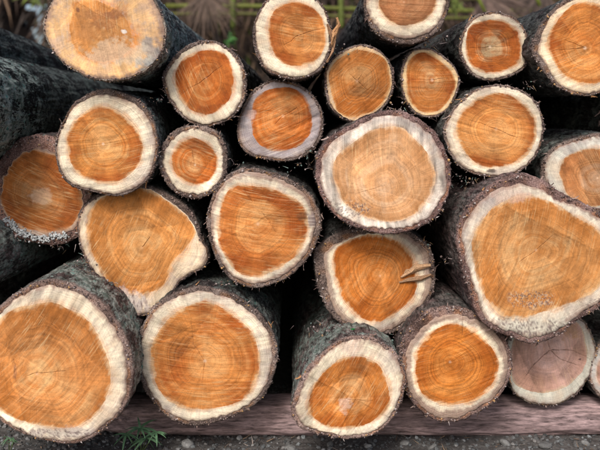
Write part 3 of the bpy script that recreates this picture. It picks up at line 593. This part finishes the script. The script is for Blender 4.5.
 dict(n='e2', D=2.5, pith=(-118,405), out=[(-95, 405), (-101, 417), (-111, 426), (-125, 427), (-136, 419), (-139, 405), (-137, 393), (-125, 384), (-112, 383), (-100, 391)], heart=[(-101, 405), (-106, 414), (-113, 420), (-123, 421), (-131, 415), (-133, 405), (-132, 396), (-123, 390), (-114, 389), (-105, 395)], bark=4, lichen=.6, group='unseen logs added beyond the frame', label='unseen log added outside the frame, extending the pile to darken its gaps'),
 dict(n='e3', D=2.5, pith=(-205,300), out=[(-155, 300), (-167, 329), (-189, 350), (-221, 350), (-243, 329), (-255, 300), (-248, 271), (-220, 250), (-190, 250), (-162, 271)], heart=[(-169, 300), (-178, 321), (-193, 336), (-217, 336), (-232, 321), (-241, 300), (-236, 279), (-216, 264), (-194, 264), (-174, 279)], bark=4, lichen=.6, group='unseen logs added beyond the frame', label='unseen log added outside the frame, extending the pile to darken its gaps'),
 dict(n='e4', D=2.5, pith=(-205,400), out=[(-162, 400), (-169, 427), (-190, 445), (-219, 443), (-240, 425), (-252, 400), (-242, 373), (-218, 355), (-191, 357), (-167, 375)], heart=[(-174, 400), (-179, 419), (-194, 432), (-215, 431), (-230, 418), (-239, 400), (-232, 381), (-214, 368), (-195, 369), (-178, 382)], bark=4, lichen=.6, group='unseen logs added beyond the frame', label='unseen log added outside the frame, extending the pile to darken its gaps'),
 dict(n='e5', D=2.5, pith=(-185,95), out=[(-140, 95), (-145, 125), (-170, 142), (-199, 138), (-224, 122), (-236, 95), (-223, 65), (-199, 48), (-169, 52), (-146, 68)], heart=[(-153, 95), (-156, 117), (-174, 129), (-195, 126), (-213, 114), (-222, 95), (-212, 73), (-195, 61), (-173, 64), (-157, 76)], bark=4, lichen=.6, group='unseen logs added beyond the frame', label='unseen log added outside the frame, extending the pile to darken its gaps'),
 dict(n='e6', D=2.4, pith=(700,250), out=[(759, 250), (751, 286), (718, 305), (682, 304), (649, 285), (639, 250), (654, 214), (681, 195), (719, 196), (746, 215)], heart=[(742, 250), (737, 276), (713, 290), (687, 289), (663, 275), (656, 250), (667, 224), (686, 210), (714, 211), (733, 225)], bark=4, lichen=.6, group='unseen logs added beyond the frame', label='unseen log added outside the frame, extending the pile to darken its gaps'),
 dict(n='e7', D=2.45, pith=(705,140), out=[(753, 140), (743, 166), (718, 181), (691, 183), (666, 168), (661, 140), (669, 114), (690, 99), (719, 97), (740, 112)], heart=[(740, 140), (732, 159), (714, 170), (695, 171), (677, 160), (673, 140), (679, 121), (694, 110), (715, 109), (730, 120)], bark=4, lichen=.6, group='unseen logs added beyond the frame', label='unseen log added outside the frame, extending the pile to darken its gaps'),
 dict(n='e8', D=2.5, pith=(690,340), out=[(726, 340), (717, 359), (700, 371), (679, 374), (662, 361), (658, 340), (662, 321), (679, 309), (700, 306), (717, 319)], heart=[(716, 340), (709, 354), (697, 362), (682, 364), (670, 355), (667, 340), (670, 326), (682, 318), (697, 316), (709, 325)], bark=4, lichen=.6, group='unseen logs added beyond the frame', label='unseen log added outside the frame, extending the pile to darken its gaps'),
 dict(n='e9', D=2.45, pith=(720,395), out=[(769, 395), (757, 422), (735, 442), (704, 443), (683, 423), (673, 395), (679, 368), (705, 348), (734, 347), (761, 367)], heart=[(755, 395), (747, 414), (731, 429), (708, 430), (693, 415), (686, 395), (690, 376), (709, 361), (730, 360), (750, 375)], bark=4, lichen=.6, group='unseen logs added beyond the frame', label='unseen log added outside the frame, extending the pile to darken its gaps'),
 dict(n='e10', D=2.45, pith=(705,50), out=[(749, 50), (741, 77), (720, 96), (691, 95), (670, 76), (657, 50), (666, 23), (692, 4), (719, 5), (744, 24)], heart=[(737, 50), (731, 69), (716, 83), (695, 82), (680, 69), (670, 50), (677, 31), (696, 17), (715, 18), (733, 31)], bark=4, lichen=.6, group='unseen logs added beyond the frame', label='unseen log added outside the frame, extending the pile to darken its gaps'),
]
for i, sp in enumerate(LOGS):
    sp['seed'] = i*7 + 3
    make_log(sp)
#ENDLOGS

# ------------------------------------------------------------------ the timber under the pile
def make_timber():
    root = empty('timber', (0, 2.60, 0)); tag(root, 'long weathered grey purple timber lying crosswise under the bottom row of logs', 'timber')
    xs = np.linspace(-.62, 1.6, 260); na = 60; th = np.linspace(0, 2*np.pi, na, endpoint=False)
    V = []; C = []
    for x in xs:
        e = np.clip((x + .62)/.12, 0, 1)**.5*.55 + .45; 
        hh = .054*e * (1 + .10*fbm(x*2.2, 0, 0, 300, 2)); yy = .072*e
        c_, s_ = np.cos(th), np.sin(th)
        pw = .62; cx = np.sign(c_)*np.abs(c_)**pw; sz = np.sign(s_)*np.abs(s_)**pw
        n = 1 + .10*fbm(x*5, c_*2, s_*2, 301, 4) + .07*fbm(x*12, c_*9, s_*9, 302, 4)
        z0 = .054 + .006*fbm(x*1.6, 3, 0, 303, 2)
        V.append(np.stack([np.full(na, x), yy*cx*n, z0 + hh*sz*n], -1))
        base = np.array([.28, .20, .20]); g = fbm(x*3, c_*3, s_*3, 304, 3)
        ck = 1 - .35*sstep(.1, .5, fbm(x*2.5, c_*9, s_*9, 305, 4)) + .5*sstep(.2, .6, fbm(x*7, c_*3, s_*3, 307, 4))
        C.append((base*(1 + .45*g)[:, None])*ck[:, None] + np.array([.05, .03, .02])*np.clip(fbm(x*4, c_*4, s_*4, 306, 2), 0, 1)[:, None])
    V = np.array(V); m = len(xs); i = np.arange(m-1)[:, None]*na + np.arange(na); j = np.arange(m-1)[:, None]*na + (np.arange(na)+1) % na
    F = np.stack([i, j, j+na, i+na], -1).reshape(-1, 4); Vf = V.reshape(-1, 3)
    Vf = np.vstack([Vf, V[0].mean(0), V[-1].mean(0)]); C = np.vstack([np.array(C).reshape(-1, 3), [[.2, .15, .13]]*2])
    F3 = [(m*na, k, (k+1) % na) for k in range(na)] + [(m*na+1, (m-1)*na+(k+1) % na, (m-1)*na+k) for k in range(na)]
    to_mesh('trunk', Vf, F, M_BEAM, root, {'col': C}, True, F3)
    mb = MB()
    for k in range(70):
        x = random.uniform(-.4, 1.2); p = Vector((x, 2.60 - .073, random.uniform(.02, .09)))
        mb.sliver(p, Vector((1, random.uniform(-.1, .0), random.uniform(-.12, .12))), random.uniform(.01, .04), random.uniform(.0005, .0014), random.choice([(.25, .2, .19), (.09, .06, .055), (.3, .27, .26)]))
    o = mb.build('wood_fibre', M_BITS, root); o['kind'] = 'stuff'
make_timber()

# ------------------------------------------------------------------ gravel, stones, crumbs
def gz(x, y): return float(ground_z(x, y))
mb = MB()
for i in range(15000):
    x = random.uniform(-1.15, 1.15); y = random.uniform(1.9, 3.0)
    r = .0018 + .0080 * random.random()**3.6; v = random.choice([.06, .08, .10, .12, .14, .19])*random.uniform(.8, 1.2); w = random.uniform(-.06, .06)
    mb.rock((x, y, gz(x, y) + r*.25), r, (v*(1+w), v, v*(1-w*.5)), (1, 1, .65))
tag(mb.build('gravel', M_STONE), 'loose grey gravel and grit on the ground in front of the timber', 'gravel', kind='stuff')
mb = MB()
for i in range(900):
    x = random.uniform(-1.1, 1.1); y = random.uniform(2.2, 2.75)
    c = random.choice([(.12, .08, .06), (.22, .15, .1), (.07, .05, .045), (.3, .25, .22)])
    mb.sliver(Vector((x, y, gz(x, y) + .005)), Vector((random.uniform(-1, 1), random.uniform(-1, 1), random.uniform(-.05, .25))), random.uniform(.008, .03), random.uniform(.0006, .0022), c, random.uniform(-.2, .2))
tag(mb.build('wood_litter', M_BITS), 'bark crumbs and wood splinters scattered over the gravel', 'litter', kind='stuff')
ST = [(188, 441, 9, .22), (290, 447, 7, .18), (405, 442, 6, .20), (505, 443, 7, .2), (432, 446, 6, .15), (240, 438, 5, .25), (585, 444, 6, .2), (368, 446, 5, .24), (545, 446, 8, .12), (330, 444, 5, .15)]
for i, (px, py, r, v) in enumerate(ST):
    D = CAMZ / ((py + r*.35 - VY) * K); p = W(px, py, D)
    p.z = gz(p.x, p.y) + r*K*D*.22; mb = MB()
    mb.rock((0, 0, 0), r*K*D, (v, v*.99, v*.97), (1.15, .9, .55))
    o = mb.build('stone', M_STONE, smooth=False); o.location = p
    md = o.modifiers.new('b', 'BEVEL'); md.width = r*K*D*.18; md.segments = 2
    near = ['below the left rim of the big round bottom log', 'left of the tilted bottom log', 'under the shaggy bottom log, nearest its left side', 'below the gap right of the shaggy bottom log', 'below the shaggy bottom log, right of its middle', 'under the right rim of the big round bottom log', 'at the far right of the gravel', 'directly right of the tilted bottom log', 'below the pinkish star-cracked log', 'directly under the tilted bottom log'][i]
    tag(o, 'grey stone half sunk in gravel ' + near, 'stone', 'grey stones in the gravel before the timber')

# ------------------------------------------------------------------ splinters torn from logs, a few loose bits
def chunk(name, label, cat, pts, wid, D, colr, thick=.006):
    # a jagged torn strip: px outline centre line with widths, modelled as a solid wedge
    root = empty(name, W(*pts[-1], D)); tag(root, label, cat)
    mb = MB()
    for s in range(9):
        P = [W(x + random.uniform(-.7, .7), y + random.uniform(-.7, .7), D + random.uniform(-.006, .006)) for x, y in pts]
        f = 1 - s*.13; rr = [max(.0004, w*K*D*.32*f*random.uniform(.7, 1.2)) for w in wid]
        kk = random.uniform(.6, 1.15); c = tuple(v*kk for v in colr)
        P = [p + Vector((random.uniform(-1, 1)*wid[i]*K*D*.35, random.uniform(-.003, .003), random.uniform(-1, 1)*.001)) for i, p in enumerate(P)]
        mb.tube(P, rr, 5, c, .35)
    o = mb.build('wood_strip', M_BITS, root); o['kind'] = 'stuff'
    return root
chunk('wood_splinter', 'curled orange splinter standing up beside the cracked top centre log', 'splinter', [(337, 18), (338, 25), (336, 31), (334, 38), (332, 45)], [1.5, 5, 6, 4, 2], 2.385, (.50, .27, .13))
chunk('wood_splinter', 'curved brown bark strip hugging the right side of the cracked top centre log', 'splinter', [(327, 24), (330, 33), (334, 42), (333, 52), (327, 62)], [1, 4, 4, 3, 2], 2.392, (.33, .19, .11))
chunk('wood_splinter', 'pale torn splinters jutting across the right side of the deep orange log', 'splinter', [(401, 277), (409, 271), (418, 268), (429, 265)], [3, 9, 10, 6], 2.447, (.46, .28, .16))
chunk('wood_splinter', 'lower pale sliver torn from the right side of the deep orange log', 'splinter', [(399, 282), (410, 280), (420, 278), (430, 275)], [2, 7, 8, 4], 2.447, (.40, .24, .14))
for (x, y, D, lab) in [(72, 128, 2.40, 'tiny bright green leaf scrap lying on the shaggy log at left'), (353, 329, 2.36, 'tiny green leaf scrap on top of the tilted bottom log')]:
    mb = MB(); p = W(x, y, D); w = 6*K*D*.5
    mb.add([p + Vector((-w, 0, 0)), p + Vector((0, -.004, .003)), p + Vector((w, 0, .001)), p + Vector((0, .004, -.002)), p+Vector((0, 0, -.003))], [], [(0, 1, 2), (0, 2, 3), (0, 4, 1), (1, 4, 2), (2, 4, 3), (3, 4, 0)], (.03, .30, .08))
    o = mb.build('leaf_scrap', M_LEAF); tag(o, lab, 'leaf')

# bark crumbs and hanging threads in the gaps
mb = MB()
spots = [(18, 238, 12, 2.44), (60, 246, 14, 2.44), (55, 140, 22, 2.42), (300, 165, 16, 2.44), (312, 150, 12, 2.44), (340, 52, 14, 2.44), (325, 62, 10, 2.42), (396, 110, 16, 2.44), (432, 44, 12, 2.46), (440, 38, 8, 2.44), (345, 333, 18, 2.38), (400, 335, 14, 2.38), (440, 180, 24, 2.42), (470, 180, 18, 2.40), (448, 260, 16, 2.42), (160, 100, 10, 2.40), (235, 165, 12, 2.44), (225, 285, 14, 2.40), (110, 285, 10, 2.36), (85, 265, 20, 2.40), (230, 60, 6, 2.44), (530, 85, 12, 2.44), (130, 78, 12, 2.34), (505, 340, 10, 2.36), (320, 325, 20, 2.36), (425, 245, 10, 2.4)]
for (x, y, s, D) in spots:
    for k in range(int(s*1.7)):
        p = W(x + random.gauss(0, s*.5), y + random.gauss(0, s*.22), D + random.uniform(0, .05))
        c = random.choice([(.10, .07, .065), (.2, .15, .14), (.34, .28, .27), (.3, .2, .12), (.14, .2, .18)])
        if random.random() < .35: mb.rock(p, K*D*random.uniform(.4, 1.5), c)
        else: mb.sliver(p, Vector((random.uniform(-1, 1), random.uniform(-.5, .3), random.uniform(-1, .6))), K*D*random.uniform(2, 8), K*D*random.uniform(.15, .45), c, random.uniform(-.3, .3))
tag(mb.build('bark_shreds', M_BITS), 'torn bark shreds and fibres caught between the logs', 'bark shreds', kind='stuff')

def strip(mb, p, d, L, w, c, nrm, droop=.3):
    s = d.cross(nrm).normalized(); vs = []; n = 5
    for i in range(n):
        t = i/(n-1); q = p + d*L*t - Vector((0, 0, droop*L*t*t)); ww = w*(1 - t**1.6)*(.6+.4*min(1, t*5)) + .0004
        vs += [q + s*ww, q - nrm*ww*.45, q - s*ww]
    q_ = []
    for i in range(n-1):
        a = i*3; q_ += [(a, a+1, a+4, a+3), (a+1, a+2, a+5, a+4), (a, a+3, a+5, a+2)]
    mb.add(vs, q_, (), c)
# ------------------------------------------------------------------ green weed at the bottom left
def weed(px, py, D, nodes, label):
    b = W(px, py, D); b.z = gz(b.x, b.y); root = empty('weed', b); tag(root, label, 'weed')
    for (nx, ny, n, L) in nodes:
        top = W(nx, ny, D - .02); mb = MB(); mid = (b + top)/2 + Vector((.002, -.004, .004)); mb.tube([b, mid, top], [.0016, .0013, .0010], 6, (.07, .10, .035)); mb.build('stem', M_LEAF, root)
        for k in range(n):
            a = (k + random.uniform(-.3, .3))/n*6.28; d = Vector((math.cos(a), -.35 + .5*math.sin(a), random.uniform(-.35, .35))).normalized(); g = random.uniform(.7, 1.35); l = L*K*D*random.uniform(.65, 1.1)
            mb = MB(); strip(mb, top, d, l, l*.075, (.075*g, .145*g, .075*g), Vector((0, -.5, .85)).normalized(), .35); mb.build('leaflet', M_LEAF, root)
weed(141, 441, 2.42, [(140, 428, 11, 21), (126, 434, 8, 17), (156, 432, 9, 17), (146, 438, 8, 18)], 'low green weed with narrow pointed leaves beside the corner log')
weed(9, 446, 2.40, [(9, 438, 6, 9), (14, 440, 4, 8)], 'tiny green sprout under the largest corner log')

# ------------------------------------------------------------------ behind the pile: leaf thatch, bamboo fence, fronds
HX, HZ = (33-VX)*K*6.9, CAMZ + (VY-30)*K*6.9          # the opening with bright sky behind
def in_hole(x, z, g=1.0): return ((x-HX)/(.17*g))**2 + ((z-HZ)/(.24*g))**2 < 1
# thatch backing: a thick bank of litter with one opening
xs = np.linspace(-5, 5, 160); zs = np.linspace(-.05, 2.75, 60); V = []; F = []
for z in zs:
    for x in xs:
        V.append((x, 6.95 + .25*float(fbm(x*1.3, z*1.3, 0, 400, 3)) + .1*z, z + (.25*float(fbm(x*2, 0, 0, 401, 3)) if z > 2.5 else 0)))
nx = len(xs)
for j in range(len(zs)-1):
    for i in range(nx-1):
        if in_hole(xs[i], zs[j] + .02, 1 + .35*float(vnoise(xs[i]*14, zs[j]*14, 0, 9))): continue
        a = j*nx+i; F.append((a, a+1, a+1+nx, a+nx))
bank = to_mesh('dry_leaf_bank', V, F, M_DRY, None, {'col': np.tile([.055, .04, .034], (len(V), 1))}); md = bank.modifiers.new('s', 'SOLIDIFY'); md.thickness = .25; md.offset = -1
# flip so that the solid grows backwards
tag(bank, 'brown bank of dry leaf litter behind the pile', 'leaf bank', kind='stuff')
mb = MB()
for i in range(15000):
    x = random.uniform(-2.9, 2.9); z = random.uniform(.9, 2.75)
    if (in_hole(x, z - .25, 1.0) or in_hole(x, z - .05, 1.0)) and random.random() < .992: continue
    g = .5 + .5*float(vnoise(x*1.6, z*2.5, 0, 55)); v = random.uniform(.4, 1.4)
    c = random.choice([(.065, .042, .033), (.095, .062, .045), (.14, .09, .058), (.035, .026, .022)]) if random.random() > .03 else (.08, .11, .02)
    ang = -1.57 + 1.1*float(vnoise(x*2.2, z*2.2, 3, 77)) + random.gauss(0, .35)
    d = Vector((math.cos(ang), -.25, math.sin(ang))).normalized()
    strip(mb, Vector((x, 6.85 - .22*random.random(), z)), d, random.uniform(.12, .32), random.uniform(.005, .012), tuple(q*v for q in c), Vector((0, -1, -.15)).normalized(), .2)
tag(mb.build('dry_leaves', M_DRY), 'brown dead palm leaf strips hanging in a mass behind the log pile', 'dry leaves', kind='stuff')
# bamboo fence
fr = empty('bamboo_fence', (0, 6.3, 0)); tag(fr, 'weathered yellow-green bamboo fence with rails and short posts behind the pile', 'fence')
def culm(name, p, q, r, c):
    mb = MB(); n = 14; pts = []; rr = []
    for i in range(n*2):
        t = i/(n*2-1); pts.append(Vector(p).lerp(Vector(q), t) + Vector((0, 0, .008*math.sin(t*9)))); rr.append(r*(1.12 if i % 4 == 0 else 1.0))
    mb.tube(pts, rr, 10, c); return mb.build(name, M_BAMBOO, fr, True)
def fw(px, py, D=6.3): return W(px, py, D)
BG = (.12, .135, .025)
for (y0, y1, r, c) in [(6, 10.5, .017, BG), (14, 17.5, .013, (.10, .10, .025)), (-6, -2, .02, (.13, .12, .05)), (-14, -12, .02, (.2, .17, .08))]:
    culm('rail', fw(166, y0), fw(640, y1 + 2), r, c)
for x in (233, 341):
    culm('post', fw(x, -20, 6.27), fw(x, 28, 6.27), .021, (.10, .125, .025))
# yellow-green stalks and a fanned dry frond at the top right, leaves at the top left
def frond(px, py, D, ang, n, L, spread, colr, label, stalk):
    b = W(px, py, D); root = empty('palm_frond', b); tag(root, label, 'palm frond')
    if stalk:
        mb = MB(); s = stalk; mb.tube([W(s[0], s[1], D-.02), W((s[0]+px)/2, (s[1]+py)/2, D-.03), b], [.014, .012, .009], 8, (.15, .19, .03)); mb.build('stalk', M_LEAF, root, True)
    for k in range(n):
        a = math.radians(ang + spread*(k/(n-1) - .5)) + random.gauss(0, .02); v = random.uniform(.6, 1.4)
        d = Vector((math.cos(a), random.uniform(-.1, .05), -math.sin(a)))
        mb = MB(); strip(mb, b + d*.01, d, L*random.uniform(.8, 1.05), .012, tuple(q*v for q in colr), Vector((0, -1, 0)), .15); mb.build('leaflet', M_DRY, root)
frond(486, -6, 6.0, 60, 26, .42, 130, (.13, .09, .075), 'dry brown palm frond fanned out behind the squarish top log', (470, -30))
frond(545, -12, 6.1, 120, 22, .42, 110, (.09, .065, .055), 'dry dark palm frond hanging left of the top right log', None)
frond(205, -5, 6.15, 80, 18, .3, 140, (.10, .07, .055), 'dry palm frond behind the fence rails, top left of centre', None)
def stalk_thing(p0, p1, D, r, label):
    root = empty('bamboo_stalk', W(*p1, D)); tag(root, label, 'stalk')
    mb = MB(); mb.tube([W(*p0, D), W((p0[0]+p1[0])/2 + 1.5, (p0[1]+p1[1])/2, D), W(*p1, D)], [r, r*.9, r*.7], 8, (.19, .23, .035)); mb.build('stem', M_LEAF, root, True)
stalk_thing((465, -22), (486, 14), 5.9, .015, 'yellow-green stalk leaning behind the squarish top log')
stalk_thing((528, -16), (540, 6), 5.9, .018, 'short yellow-green stalk at the top edge left of the top right log')
def leafy(px, py, D, n, size, colr, label):
    b = W(px, py, D); root = empty('leafy_sprig', b); tag(root, label, 'sprig')
    for k in range(n):
        a = random.uniform(0, 6.28); d = Vector((math.cos(a), random.uniform(-.5, .3), math.sin(a))).normalized(); v = random.uniform(.7, 1.3)
        mb = MB(); strip(mb, b + Vector((random.gauss(0, size*.4), random.gauss(0, .02), random.gauss(0, size*.4))), d, size*random.uniform(.6, 1.1), size*.16, tuple(q*v for q in colr), Vector((.2, -1, .2)).normalized(), .2); mb.build('leaf', M_LEAF, root)
leafy(232, 39, 5.6, 14, .045, (.04, .14, .025), 'small bright green sprig behind the pile between the top logs')
leafy(30, 0, 5.8, 12, .07, (.11, .15, .02), 'yellow-green leaves at the top left corner')
leafy(457, 3, 5.8, 12, .07, (.10, .13, .025), 'yellow-green leaves right of the brown top log')
